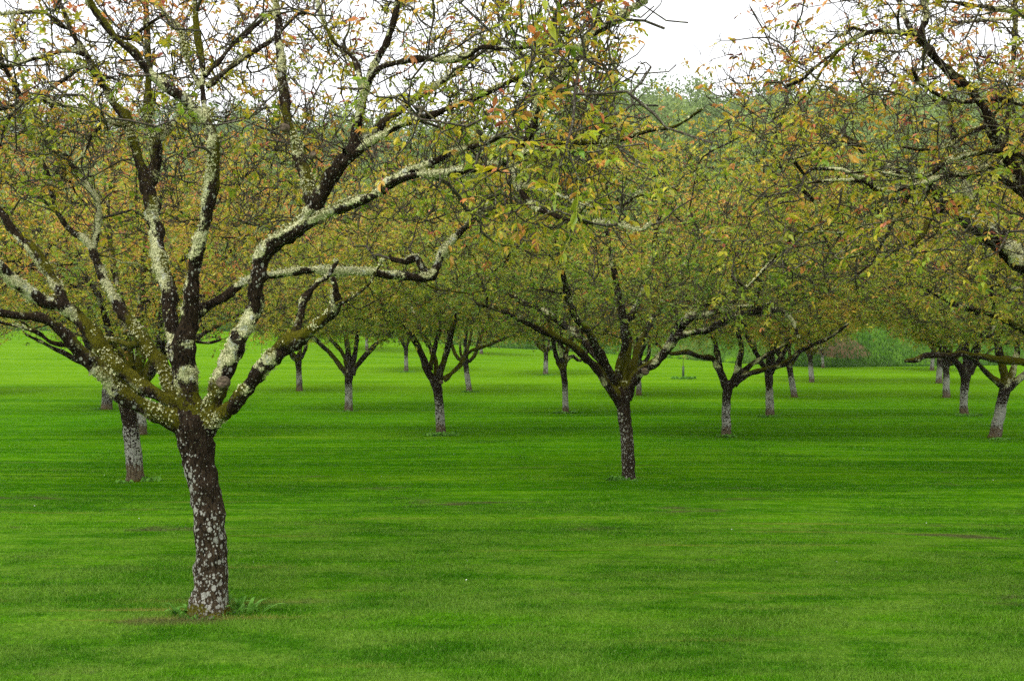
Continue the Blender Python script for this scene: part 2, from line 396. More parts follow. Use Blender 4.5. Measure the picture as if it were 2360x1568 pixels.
# ------------------------------------------------------------------ trees
def masks(V, N, R, z0fork, kind, seed, spotw=1.0):
    """paint weights for bark; V in tree space"""
    z = V[:, 2]; up = N[:, 2]
    n1 = vnoise(V, 3.2, seed); n2 = vnoise(V, 8.5, seed + 3); n3 = vnoise(V, 20, seed + 5)
    lat = -N[:, 0] * 0.35 + up * 0.55 - N[:, 1] * 0.25
    if kind == 'limb':
        lich = 0.42 + LM[1] + 0.24 * lat + 0.55 * (n1 - .5) + 0.95 * (n2 - .5) + 0.35 * (n3 - .5)
        moss = 0.30 + LM[0] + 0.9 * (vnoise(V, 1.7, seed + 9) - .5) + 0.25 * up + 0.4 * (n2 - .5) + 0.55 * sstep(z0fork + 1.3, z0fork, z) * (vnoise(V, 1.1, seed + 21))
        spot = 0.02 + 0.35 * (vnoise(V, 4.0, seed + 12) - .3)
        tan = np.zeros(len(V))
    else:
        top = sstep(z0fork * 0.55, z0fork, z)
        lich = top * (0.25 + 0.5 * (n1 - .4) + 0.3 * lat)
        moss = 0.30 * top + 0.5 * (n2 - .5) + 0.58 * sstep(0.20, 0.0, z)
        if kind == 'spotted':
            spot = spotw * 0.36 + 0.35 * (n1 - .4) - 0.25 * top - 0.3 * (N[:, 0] > 0.2) * (z > 0.8) + 0.12 * (N[:, 0] < -0.3)
            tan = 0.6 * sstep(1.3, 0.5, z) * n1
        else:
            band = sstep(0.20, 0.30, z + (n2 - .5) * .1) * sstep(z0fork * 0.74, z0fork * 0.5, z + (n2 - .5) * .3)
            spot = band * spotw * (0.74 + 0.5 * (n2 - .45) + .3 * (n3 - .5)) + 0.10
            tan = sstep(0.34, 0.2, z + (n2 - .5) * .12)
    return np.clip(np.stack([lich, moss, spot, tan], -1), 0, 1)

LM = [0.0, 0.0]
class Skel:
    def __init__(s, cap=60000):
        s.P = np.zeros((cap, 3)); s.D = np.zeros((cap, 3)); s.R = np.zeros(cap); s.n = 0
    def add(s, P, R):
        T = np.gradient(P, axis=0); k = len(P)
        if s.n + k > len(s.P): return
        s.P[s.n:s.n + k] = P; s.D[s.n:s.n + k] = norm(T); s.R[s.n:s.n + k] = R; s.n += k

def curve(p0, d0, p1, d1, n, rng, gnarl):
    L = np.linalg.norm(p1 - p0); t = np.linspace(0, 1, n)[:, None]
    h00 = 2 * t ** 3 - 3 * t ** 2 + 1; h10 = t ** 3 - 2 * t ** 2 + t; h01 = -2 * t ** 3 + 3 * t ** 2; h11 = t ** 3 - t ** 2
    c = h00 * p0 + h10 * d0 * L + h01 * p1 + h11 * d1 * L
    wv = np.cumsum(rng.normal(0, 1, (n, 3)), 0); wv -= wv[0] + (wv[-1] - wv[0]) * t
    return c + wv * gnarl * L / n ** 0.5 * 0.5 + rng.normal(0, 1, (n, 3)) * gnarl * 0.02 * np.sin(t * math.pi)

def grow(sk, targets, rng, r0, r1, step, gnarl, maxlen, rmin_attach=0.0, outward=None):
    paths = []
    for t in targets:
        n = sk.n; v = t - sk.P[:n]; d = np.sqrt((v * v).sum(1)) + 1e-6; cs = (v * sk.D[:n]).sum(1) / d
        cost = d * (1.55 - 0.55 * cs) + (sk.R[:n] < rmin_attach) * 5
        i = int(cost.argmin()); L = d[i]
        if L < 0.12 or L > maxlen: continue
        vd = v[i] / L; d0 = norm(0.7 * sk.D[i] + 0.9 * vd + rng.normal(0, .25, 3)); out = norm(t - outward) if outward is not None else vd
        d1 = norm(0.6 * out + 0.5 * vd + rng.normal(0, .45, 3) + np.array([0, 0, .15]))
        m = max(4, int(L / step)); P = curve(sk.P[i].copy(), d0, t, d1, m, rng, gnarl)
        rs = min(sk.R[i] * 0.72, r0 * (0.35 + 0.65 * min(L, 1.5))); rs = max(rs, r1)
        R = np.linspace(1, 0, m) ** 0.8 * (rs - r1) + r1
        sk.add(P[1:], R[1:]); paths.append((P, R))
    return paths

def spurs(sk, n, rng, L0, L1, r, start=0, wexp=0.0, pred=None):
    """short side twigs, vectorised; returns paths and shoot ends"""
    idx = rng.integers(start, sk.n, n)
    if pred is not None: idx = idx[pred(sk.P[idx], sk.R[idx])]
    n = len(idx); P0 = sk.P[idx]; D = sk.D[idx]
    s = norm(rng.normal(0, 1, (n, 3))); s = norm(s - (s * D).sum(1, keepdims=True) * D)
    d = norm(s * 0.9 + D * 0.45 + np.array([0, 0, .35])); L = (L0 + (L1 - L0) * rng.random(n) ** 1.6)[:, None]
    b = norm(rng.normal(0, 1, (n, 3))) * 0.22 * L
    P = np.stack([P0, P0 + d * L * .35 + b * .6, P0 + d * L * .7 + b * .4 + [0, 0, 0.03] * L, P0 + d * L + b * 0 + np.array([0, 0, .12]) * L], 1)
    R = np.stack([np.full(n, r * 1.3), np.full(n, r), np.full(n, r * .85), np.full(n, r * .7)], 1)
    return [(P[i], R[i]) for i in range(n)], P[:, 3], norm(P[:, 3] - P[:, 2])

def leaves(pos, dirs, rng, nleaf, size, detail, tint_fn, droop=0.5, npair=2):
    """compound leaves at shoot ends -> V, faces, tint, rnd"""
    M = len(pos); K = nleaf
    P = np.repeat(pos, K, 0); D = np.repeat(dirs, K, 0); n = M * K
    keep = rng.random(n) < 0.85; P, D = P[keep], D[keep]; n = len(P)
    shoot = np.repeat(np.arange(M), K)[keep]; st = rng.random(M)[shoot]
    l = norm(D * 0.55 + rng.normal(0, .55, (n, 3)) + np.array([0, 0, .12]))
    Lr = size * (1.3 + 1.5 * rng.random(n))
    side = norm(np.cross(l, np.array([0, 0, 1.0])) + rng.normal(0, .15, (n, 3)))
    sc = 0.55 + 0.75 * rng.random(n)
    V, Fc, T, Rn, off = [], [], [], [], 0
    slots = [(1.0, 0)] + [(0.92 - 0.36 * k, s) for k in range(npair) for s in (-1, 1)]
    tintl = tint_fn(P, st, rng)
    for tpos, sgn in slots:
        base = P + l * (Lr * tpos)[:, None] - np.array([0, 0, 1]) * (droop * Lr * tpos ** 2 * 0.5)[:, None]
        ld = norm(l * (1.0 if sgn == 0 else 0.55) + side * sgn * 0.9 + np.array([0, 0, -1]) * (droop * (0.4 + 0.8 * rng.random(n)))[:, None] + rng.normal(0, .18, (n, 3)))
        ll = size * sc * (1.0 if sgn == 0 else 0.85) * (0.8 + 0.4 * rng.random(n)); wd = ll * (0.20 + 0.06 * rng.random(n))
        up = norm(np.array([0, 0, 1.0]) + rng.normal(0, .45, (n, 3))); wv = norm(np.cross(ld, up)); nn = norm(np.cross(wv, ld))
        L_ = ll[:, None]; W_ = wd[:, None]
        if detail:
            f = 0.35 * W_ * nn
            vs = [base, base + ld * L_ * .32 + wv * W_ * .95 + f, base + ld * L_ * .68 + wv * W_ * .75 + f, base + ld * L_ - nn * L_ * .12,
                  base + ld * L_ * .68 - wv * W_ * .75 + f, base + ld * L_ * .32 - wv * W_ * .95 + f]
            q = np.array([[0, 1, 2, 3], [0, 3, 4, 5]])
        else:
            vs = [base, base + ld * L_ * .45 + wv * W_ + nn * W_ * .3, base + ld * L_, base + ld * L_ * .45 - wv * W_ + nn * W_ * .3]
            q = np.array([[0, 1, 2, 3]])
        k = len(vs); VV = np.stack(vs, 1).reshape(-1, 3)
        Fc.append((off + np.arange(n)[:, None, None] * k + q[None]).reshape(-1, 4)); V.append(VV); off += len(VV)
        T.append(np.repeat(np.clip(tintl + rng.normal(0, .07, n), 0, 1), k)); Rn.append(np.repeat(rng.random(n), k))
    if detail:                                                     # the leaf stalks
        a = P; b = P + l * Lr[:, None] - np.array([0, 0, 1]) * (droop * Lr * 0.5)[:, None]; mid = P + l * (Lr * .5)[:, None] - np.array([0, 0, 1]) * (droop * Lr * .125)[:, None]
        wq = np.array([0, 0, 0.0014]); wq2 = side * 0.0014
        for wv in (wq[None] + 0 * side, wq2):
            vs = np.stack([a - wv, a + wv, mid + wv, mid - wv, b + wv, b - wv], 1).reshape(-1, 3)
            q = np.array([[0, 1, 2, 3], [3, 2, 4, 5]])
            Fc.append((off + np.arange(n)[:, None, None] * 6 + q[None]).reshape(-1, 4)); V.append(vs); off += len(vs)
            T.append(np.full(len(vs), 0.36)); Rn.append(np.full(len(vs), 0.8))
    return np.concatenate(V), Fc, np.concatenate(T), np.concatenate(Rn)

def envelope(rng, n, c, rx, rz_up, rz_dn, inner=0.35, ry=None):
    ry = ry or rx
    out = []
    while len(out) < n:
        p = rng.uniform(-1, 1, 3); r = np.linalg.norm(p)
        if r > 1 or r < inner: continue
        out.append(c + p * [rx, ry, rz_up if p[2] > 0 else rz_dn])
    return np.array(out)

def tint_fn_factory(zlo, zhi, shift=0.0):
    def f(P, st, rng):
        hgt = np.clip((P[:, 2] - zlo) / (zhi - zlo), 0, 1); n = vnoise(P, 0.9, 4)
        t = 0.21 + 0.36 * hgt + 0.30 * (n - .5) + 0.42 * (st - 0.45) + shift + rng.normal(0, .06, len(P))
        return np.clip(t + (rng.random(len(P)) < 0.10) * 0.3, 0.0, 1.0)
    return f

def lichen_flakes(V, N, lichen, rng, n, size, parent):
    w_ = np.clip(lichen - 0.50, 0, 1); w_ = w_ / w_.sum(); idx = rng.choice(len(V), n, p=w_)
    P = V[idx] + rng.normal(0, .006, (n, 3)); nn = norm(N[idx] + rng.normal(0, .45, (n, 3)))
    t = norm(np.cross(nn, rng.normal(0, 1, (n, 3)))); b = np.cross(nn, t); s = (size * (0.5 + rng.random(n)))[:, None]
    P = P + nn * s * 0.25
    vs = np.stack([P - nn * s * .5, P + t * s, P + (t + b) * s * .6 + nn * s * .3, P + b * s, P - t * s * .8 + b * s * .2, P - b * s * .7], 1).reshape(-1, 3)
    q = np.array([[0, 1, 2], [0, 2, 3], [0, 3, 4], [0, 4, 5]])
    F = (np.arange(n)[:, None, None] * 6 + q[None]).reshape(-1, 3)
    o = link_mesh('lichen', vs, [F], LICH, parent, smooth=False); o['kind'] = 'stuff'; return o

def scar(parent, p, nrm, r):
    """sawn-off branch stub: a short raised ring with a cut face"""
    nrm = norm(np.array(nrm, float)); P = np.array([p - nrm * r * 1.2, p + nrm * r * .1, p + nrm * r * .3, p + nrm * r * .22, p + nrm * r * .2])
    R = np.array([r * 1.25, r * 1.12, r * 1.0, r * .8, r * .05])
    V, F, N, _ = tubes([(P, R)], 14, 0.15, 3)
    link_mesh('pruning_scar', V, F, SCAR, parent)

def make_tree(spec, name='walnut_tree'):
    seed = spec['seed']; rng = np.random.default_rng(seed)
    base = ground_hit(*spec['base']) if 'base' in spec else np.array([spec['xy'][0], spec['xy'][1], float(terrain(*spec['xy']))])
    Y0 = base[1]; lod = spec['lod']; s_px = Y0 / F_PX
    LM[:] = [(0.02, 0.0), (-.02, -.20), (-.04, -.18), (-.04, -.15)][lod]
    def trace(pts, d0, d1):
        P = []; L = [0]
        for a, b in zip(pts[:-1], pts[1:]): L.append(L[-1] + math.hypot(b[0] - a[0], b[1] - a[1]))
        for (px, py, r), l in zip(pts, L):
            Yp = Y0 + d0 + (d1 - d0) * l / L[-1]; p = at(px, py, Yp) - base
            P.append([*p, r * Yp / F_PX])
        return np.array(P)
    root = thing(name, base, spec['label'], 'tree', spec.get('group', 'walnut trees of the orchard'))
    fh = spec.get('fork', 1.45)
    seg = {0: 22, 1: 12, 2: 9, 3: 6}[lod]; step = {0: 0.035, 1: 0.08, 2: 0.13, 3: 0.25}[lod]
    # trunk
    if 'trunk' in spec: T = trace(spec['trunk'], 0, 0)
    else:
        r = spec.get('tr', 0.14); ln = spec.get('lean', (rng.normal(0, .06), rng.normal(0, .05)))
        T = np.array([[0, 0, -.02, r * 1.35], [0, 0, .08, r * 1.12], [ln[0] * .3, ln[1] * .3, fh * .3, r], [ln[0] * .7, ln[1] * .7, fh * .65, r * .93], [ln[0], ln[1], fh * .92, r * 1.05], [ln[0], ln[1], fh * 1.06, r * 1.1], [ln[0], ln[1], fh * 1.2, r * .7]])
    T[0, 2] = -0.06
    Ts = smooth_path(T, step)
    V, F, N, R = tubes([(Ts[:, :3], Ts[:, 3])], seg, 0.35, seed, cap=True)
    mk = masks(V, N, R, fh, spec.get('bark', 'banded'), seed, spec.get('spot', 1.0))
    tr = link_mesh('trunk', V, F, BARK, root, cols={'mask': mk})
    fork = T[-2, :3] if 'trunk' in spec else T[-2, :3]
    sk = Skel(); allv = []
    limbs = []
    for L in spec.get('limbs', []):
        P = trace(L[2], L[0], L[1]); P[:, 3] *= spec.get('slim', 1.0); limbs.append(P)
    if spec.get('auto', 0):
        n = spec['auto']; cr = spec.get('R', 3.8); a0 = rng.random() * 6.28
        for i in range(n):
            a = a0 + i * 6.283 / n + rng.normal(0, .25); out = np.array([math.cos(a), math.sin(a), 0.0])
            reach = cr * rng.uniform(.55, .8); top = spec.get('H', 6.3) * rng.uniform(.55, .78)
            if i % 3 == 2: reach *= 0.45; top *= 1.15
            r0 = spec.get('tr', 0.14) * rng.uniform(.5, .68)
            q = [fork + [0, 0, -.15], fork + out * reach * .16 + [0, 0, .32], fork + out * reach * .42 + [0, 0, (top - fh) * .42], fork + out * reach * .72 + [0, 0, (top - fh) * .72], fork + out * reach + [0, 0, (top - fh)]]
            q = np.array(q); q[1:] += rng.normal(0, .10, (4, 3)); rr = np.array([1.15, 1, .8, .5, .22]) * r0
            limbs.append(np.column_stack([q, rr]))
            q2 = np.array([q[2], q[2] + norm(out + rng.normal(0, .6, 3)) * reach * .3 + [0, 0, .3], q[2] + norm(out * .6 + rng.normal(0, .7, 3)) * reach * .6 + [0, 0, .5 + rng.random()]])
            limbs.append(np.column_stack([q2, np.array([.62, .45, .2]) * r0]))
    FV, FN, FM = [], [], []
    for li, P in enumerate(limbs):
        Q = smooth_path(P, step); L = np.linalg.norm(Q[:, :3] - Q[0, :3], axis=1)
        Q[:, 3] *= 1 + 0.22 * np.exp(-L / 0.12) * (Q[0, 3] > 0.03)
        g = 0.10 if lod == 0 else 0.13
        jit = np.stack([vnoise(Q[:, :3], 6, seed + 40 + k) - .5 for k in range(3)], -1) * np.minimum(Q[:, 3:4] * 0.5 + 0.008, 0.022) * sstep(0, .3, L)[:, None]
        Q[:, :3] += jit
        Q[:, 3] = np.maximum(Q[:, 3], 0.004)
        V, F, N, R = tubes([(Q[:, :3], Q[:, 3])], seg if Q[0, 3] > 0.04 or lod else 12, 0.55, seed + li, cap=True)
        mk = masks(V, N, R, fh, 'limb', seed)
        o = link_mesh('limb', V, F, BARK, root, cols={'mask': mk})
        FV.append(V); FN.append(N); FM.append(mk[:, 0])
        st_ = max(1, int(0.09 / step)); sk.add(Q[::st_, :3], Q[::st_, 3])
    # fill the crown
    c = np.array(spec.get('c', (0, 0, 3.9))) ; cr = spec.get('R', 3.8); H = spec.get('H', 6.3)
    ctr = np.array([c[0], c[1], fh + .6]); keepf = spec.get('keep', None)
    def env(n, inner):
        E = envelope(rng, n, c, cr, H - c[2], c[2] - spec.get('zb', 2.3), inner, spec.get('Ry'))
        if keepf is not None: E = E[keepf(E)]
        # lumpy outline
        k = vnoise(E, 0.8, seed + 2); E = E[(np.linalg.norm((E - c) / [cr, cr, 2.3], axis=1) < 0.80 + 0.55 * (k - .3))]
        if inner < .43 or inner > .44:
            for lo, hi, fr in spec.get('extra', []):
                X = rng.uniform(lo, hi, (int(n * fr), 3)); E = np.vstack([E, X])
        return E[np.argsort(np.linalg.norm(E - ctr, axis=1))]
    n0, n1, n2, n3 = spec.get('dens', {0: (60, 520, 1500, 5200), 1: (90, 600, 2200, 11000), 2: (70, 420, 1700, 9500), 3: (30, 220, 800, 5500)}[lod])
    rt = spec.get('twig', {0: 0.0028, 1: 0.0042, 2: 0.0055, 3: 0.008}[lod])
    A = grow(sk, env(n0, .4), rng, 0.055 if lod == 1 else 0.042, 0.012, .12, 0.22, 2.6, 0.012, ctr)
    B = grow(sk, env(n1, .45), rng, 0.018, rt * 1.8, .10, 0.30, 1.5, 0.0, ctr)
    Cc = grow(sk, env(n2, .40), rng, 0.009, rt * 1.1, .08, 0.34, 0.9, 0.0, ctr)
    big = A
    if lod == 0: V1, F1, N1, R1 = tubes(A, 8, 0.7, seed)
    else: V1, F1, N1, R1 = tubes(A, 5 if lod < 3 else 4, 0.5, seed)
    mk = masks(V1, N1, R1, fh, 'limb', seed + 8); br = link_mesh('branches', V1, F1, BARK, root, cols={'mask': mk}); br['kind'] = 'stuff'
    FV.append(V1); FN.append(N1); FM.append(mk[:, 0])
    zmin = spec.get('spur_z', 2.2); rmax = 0.03
    pr = lambda P, R: (P[:, 2] > zmin) & (R < rmax) & ((keepf(P)) if keepf is not None else True)
    Dp, tip, tdir = spurs(sk, n3, rng, .05, .32, rt, 0, pred=pr)
    sd = 4 if lod == 0 else 3
    V2, F2, N2, R2 = tubes(B + Cc + Dp, sd, 0.5 if lod < 2 else 0.0, seed + 1)
    tw = link_mesh('twigs', V2, F2, TWIG, root); tw['kind'] = 'stuff'
    # leaves on the twig ends
    ends = np.array([p[-1] for p, _ in B + Cc]); ed = norm(np.array([p[-1] - p[-2] for p, _ in B + Cc]))
    pos = np.vstack([ends, tip]); dr = np.vstack([ed, tdir])
    lk = spec.get('leaf_keep', {1: .58}.get(lod, .92)); lkv = lk(pos) if callable(lk) else lk; k = rng.random(len(pos)) < lkv; pos, dr = pos[k], dr[k]
    size = spec.get('leaf', {0: 0.066, 1: 0.058, 2: 0.070, 3: 0.11}[lod]); nl = spec.get('nl', {0: 2, 1: 3, 2: 3, 3: 3}[lod])
    V, Fc, Tn, Rn = leaves(pos, dr, rng, nl, size, lod == 0, tint_fn_factory(2.2, H * .95, spec.get('tint', 0.0)), 0.75, 2 if lod < 3 else 1)
    fo = link_mesh('foliage', V, Fc, LEAF, root, cols={'tint': Tn, 'rnd': Rn}, smooth=False); fo['kind'] = 'stuff'
    if spec.get('flakes'):
        lichen_flakes(np.vstack(FV), np.vstack(FN), np.concatenate(FM), rng, spec['flakes'], 0.0075 if lod == 0 else 0.014, root)
    for (px, py, dd, r, nv) in spec.get('scars', []):
        scar(root, at(px, py, Y0 + dd) - base, nv, r * s_px)
    print('tree', spec['label'][:30], len(V2), len(V), sk.n)
    return root

G = 'walnut trees of the orchard'
T1 = dict(slim=.9, seed=11, base=(482, 1412), lod=0, bark='spotted', fork=1.45, c=(0, -0.3, 4.4), R=4.4, H=7.0, zb=2.9, spur_z=2.75, flakes=34000,
  label='large near walnut tree with lichen covered limbs forking low over the lawn', tint=0.0,
  trunk=[(482,1418,58),(482,1400,46),(486,1340,38),(486,1250,36.5),(476,1150,35),(463,1085,34),(454,1030,37),(447,985,43),(446,950,40),(447,925,26)],
  limbs=[
  (0,-.9,[(440,985,28),(396,965,26),(344,940,22),(281,906,20),(239,865,19),(198,823,18),(162,785,17),(135,752,15),(94,731,13),(31,725,11),(-20,718,10),(-110,700,7)]),
  (.05,.3,[(445,955,26),(416,931,18),(364,906,15),(323,885,15),(287,860,16),(264,840,19),(246,815,18),(219,779,17),(192,746,15),(167,719,13),(130,665,13),(92,600,13),(60,560,11),(28,531,10),(5,490,9),(-40,430,7)]),
  (.2,-.3,[(180,730,14),(141,703,16),(94,689,17),(47,661,15),(14,628,13),(-40,570,9)]),
  (-.45,-1.,[(165,797,7),(117,788,6),(87,765,5),(42,752,5),(0,742,4),(-60,720,3)]),
  (.1,1.5,[(432,950,22),(396,904,20),(379,852,19),(350,817,17),(325,779,15),(308,752,14),(281,723,13),(263,689,12),(240,645,11),(222,600,10),(202,555,8),(160,530,7),(127,480,6),(110,400,5),(60,300,4),(30,200,3),(10,100,3)]),
  (.4,.9,[(325,790,9),(300,794,8),(270,785,7),(237,783,6),(200,770,4)]),
  (.9,1.6,[(215,590,8),(225,520,7),(221,456,7),(165,376,6),(94,282,5),(60,200,4),(30,100,3)]),
  (.12,1.,[(422,880,20),(405,800,18),(396,758,17),(388,700,18),(383,640,19),(365,570,17),(352,500,17),(345,450,16),(335,420,14),(318,365,12),(305,320,11),(290,270,13),(262,240,10),(235,190,8),(200,130,7),(165,70,6),(140,10,5),(120,-60,4)]),
  (.55,1.,[(338,440,12),(352,405,13),(360,360,12),(357,320,13),(345,280,10),(343,200,9),(343,141,8),(338,60,7),(335,-40,6)]),
  (.65,.8,[(357,325,10),(385,300,9),(405,280,8),(430,262,5)]),
  (0,-.6,[(447,950,28),(433,900,25),(428,852,27),(426,800,29),(432,750,21),(440,706,20),(443,660,17),(452,600,16),(466,540,15),(480,470,15),(490,400,16),(494,350,14),(490,305,14),(470,275,12),(440,245,11),(410,220,11),(367,188,10),(345,165,10),(300,118,9),(263,85,9),(230,38,8),(205,0,8),(180,-60,7)]),
  (0,.9,[(432,722,19),(470,705,15),(500,690,12),(530,672,11),(560,652,10),(600,636,10),(640,630,11),(700,624,11),(760,622,11),(820,625,11),(880,630,11),(940,637,11),(985,640,12),(1005,618,10),(1020,585,9),(1050,550,9),(1085,512,8),(1120,475,7),(1145,450,6),(1190,420,5)]),
  (.8,.9,[(985,640,9),(960,595,7),(935,603,8),(905,597,6),(898,585,3)]),
  (-.3,-.1,[(484,305,9),(472,250,8),(468,200,8),(465,141,8),(455,70,8),(448,0,7),(445,-60,6)]),
  (-.2,.1,[(468,210,6),(437,150,7),(414,70,5),(376,28,4),(345,-10,3)]),
  (-.3,.5,[(472,175,6),(517,127,6),(555,89,6),(588,61,5),(640,20,4)]),
  (-.3,.7,[(478,200,7),(531,155,7),(602,108,6),(640,80,5),(690,30,4)]),
  (-.02,.05,[(452,787,5),(480,790,4),(495,787,3),(510,783,2)]),
  (0,-.6,[(468,970,30),(492,930,25),(505,895,25),(520,850,24),(535,805,23),(560,760,22),(583,710,21),(590,650,20),(600,600,20),(625,565,21),(660,540,22),(695,510,22),(720,480,21),(740,445,17),(765,400,16),(795,365,17),(809,340,15),(822,290,9),(835,235,9),(848,190,11),(880,120,9),(905,60,7),(915,0,6),(920,-50,5)]),
  (-.28,.3,[(722,485,16),(715,450,14),(698,390,14),(683,330,14),(664,285,13),(655,230,12),(648,160,12),(641,80,11),(636,0,10),(632,-60,9)]),
  (-.45,.4,[(800,355,12),(860,305,11),(900,270,11),(940,240,10),(985,208,10),(1040,175,8),(1090,135,6),(1150,90,4)]),
  (-.4,-1.2,[(790,375,11),(860,325,9),(920,292,9),(980,270,9),(1040,245,8),(1100,225,6),(1190,180,5),(1260,150,4)]),
  (-.22,-1.9,[(680,530,17),(740,498,14),(800,475,13),(860,448,12),(905,415,13),(960,405,12),(1020,402,11),(1080,390,10),(1130,380,11),(1180,360,11),(1215,320,10),(1235,270,10),(1246,226,9),(1296,179,8),(1338,122,7),(1350,94,7),(1414,52,6),(1474,9,5),(1530,-40,4)]),
  (-.6,-.9,[(905,415,10),(940,395,9),(1000,372,8),(1060,345,7),(1120,330,6),(1180,300,5)]),
  (-1.2,-2.4,[(1190,360,8),(1225,345,7),(1290,330,6),(1340,328,6),(1420,325,5),(1500,300,5),(1560,290,4),(1620,250,3)]),
  (-1.1,-2.2,[(1180,375,8),(1193,428,7),(1221,466,8),(1263,490,7),(1334,512,6),(1404,515,5),(1474,530,4),(1500,520,3)]),
  (-1.2,-2.,[(1193,425,6),(1290,450,6),(1350,475,5),(1420,480,4),(1480,440,3)]),
  (-.5,-1.3,[(840,205,9),(870,160,8),(920,143,7),(962,136,8),(1028,141,8),(1075,128,8),(1108,110,6),(1150,112,5),(1211,108,6),(1263,70,6),(1282,28,5),(1300,-30,4)]),
  (-.45,-.1,[(838,225,8),(816,141,7),(769,94,6),(736,28,5),(731,-30,5)]),
  (0,-.9,[(465,990,26),(505,960,19),(540,930,18),(572,895,19),(605,850,20),(632,815,20),(665,795,20),(700,772,16),(735,745,14),(765,715,14),(775,695,14),(772,660,7),(765,640,5)]),
  (-.45,-.3,[(650,808,13),(680,765,10),(692,725,10),(705,685,9),(735,650,8),(752,640,6),(775,600,4)]),
  (-.9,-1.1,[(775,700,6),(800,690,4),(850,655,3),(880,600,2)]),
  (.6,.4,[(285,290,7),(202,263,6),(141,240,6),(89,230,6),(47,240,7),(0,254,5),(-40,270,4)]),
  (.7,.5,[(235,190,7),(197,155,6),(141,188,5),(94,226,5),(60,232,4)]),
  (.75,.6,[(195,125,6),(160,117,5),(94,132,5),(47,146,4),(-10,160,3)]),
  (.8,.6,[(165,70,5),(136,56,5),(94,28,4),(0,33,4)]),
  (.4,.2,[(60,235,6),(28,188,5),(0,130,4),(-20,80,3)]),
  (.4,.2,[(50,240,5),(28,260,5),(14,290,5),(0,330,4),(-20,380,3)]),
  ],
  scars=[(512,880,-.19,12,(.1,-1,.1)),(652,293,-.22,9,(-.5,-1,.2)),(737,505,-.32,7,(0,-1,.6)),(721,355,-.4,6,(0,-1,.6)),(770,695,-.98,0.1,(0,-1,0))])
T1['scars'] = T1['scars'][:4]

def keep1(E):    # keep the lower inside of the near crown open, as pruned
    rr = np.hypot(E[:, 0], E[:, 1] + .3)
    return (E[:, 2] > 2.75 + 0.55 * np.clip(2.5 - rr, 0, 2.5)) & (E[:, 1] > -3.4) & (E[:, 0] < 3.2 + .1 * E[:, 1]) & ((E[:, 0] > 1.5 + .25 * np.sin(E[:, 2] * 5)) | (E[:, 1] > -.15)) & ~((E[:, 1] < -.8) & (np.sin(E[:, 2] * 977.) > -.2) & (E[:, 0] < 2.4))
T1['keep'] = keep1
T1['extra'] = [((2.1, -3.2, 2.75), (3.4, .4, 4.7), .09), ((-2.2, -1.2, 3.6), (1.2, 1.2, 5.0), .15)]; T1['H'] = 6.2; T1['dens'] = (22, 600, 2400, 12000); T1['leaf_keep'] = lambda P: .24 + .10 * sstep(.6, 2.2, P[:, 0]) + .08 * (P[:, 2] < 3.4); T1['leaf'] = 0.058; T1['twig'] = 0.0036
make_tree(T1)

TR = dict(slim=.72, seed=23, base=(2820, 1405), lod=0, bark='spotted', fork=1.45, c=(0, -.2, 4.2), R=4.0, H=6.8, zb=2.35, spur_z=2.3, flakes=9000,
  label='near walnut tree whose mossy limb and crown reach in from the right edge', tint=0.05, tr=.15, auto=4,
  limbs=[
  (0,-.6,[(2790,985,26),(2700,850,24),(2560,700,23),(2450,560,22),(2358,437,20),(2339,390,19),(2297,320,18),(2264,244,15),(2222,202,14),(2179,160,13),(2142,118,13),(2120,85,10),(2135,40,8),(2128,0,7),(2120,-50,6)]),
  (-.6,-.9,[(2142,118,10),(2120,88,9),(2099,80,8),(2060,72,7),(2005,73,7),(1954,99,6),(1897,155,5),(1864,212,4),(1780,277,3)]),
  (-.6,-.3,[(2140,115,9),(2104,80,8),(2081,28,6),(2066,-10,6)]),
  (-.55,-1.,[(2300,330,10),(2283,291,9),(2250,301,9),(2179,334,7),(2120,345,4),(2080,340,3)]),
  (-.5,-1.2,[(2400,480,13),(2358,365,9),(2273,348,9),(2179,371,9),(2141,400,8),(2085,407,6),(2019,395,4),(1950,400,3)]),
  (-.45,-.9,[(2420,500,12),(2300,410,10),(2220,400,9),(2141,418,9),(2062,437,9),(2019,437,9),(1991,418,6),(1897,418,4),(1850,423,3)]),
  (-.5,.2,[(2310,345,11),(2325,250,9),(2334,141,8),(2339,0,7),(2342,-60,6)]),
  (-.3,-.5,[(2500,300,12),(2450,120,10),(2358,35,9),(2292,23,8),(2240,12,6),(2179,5,5),(2100,15,3)]),
  (-.5,-.8,[(2440,330,9),(2358,244,7),(2273,230,7),(2226,235,6),(2170,230,4),(2100,240,3)]),
  ])
TR['extra'] = [((-4.0, -1.8, 2.5), (-.8, 1.6, 4.8), .35)]; TR['H'] = 6.2; TR['dens'] = (70, 600, 1700, 9000); TR['leaf_keep'] = lambda P: .27 + .10 * (P[:, 2] < 3.4); TR['leaf'] = 0.055; TR['twig'] = 0.0030
TR['keep'] = lambda E: (E[:, 0] < 2.5) & ((E[:, 2] > 2.6) | (np.hypot(E[:, 0], E[:, 1]) > 2.0))
make_tree(TR)

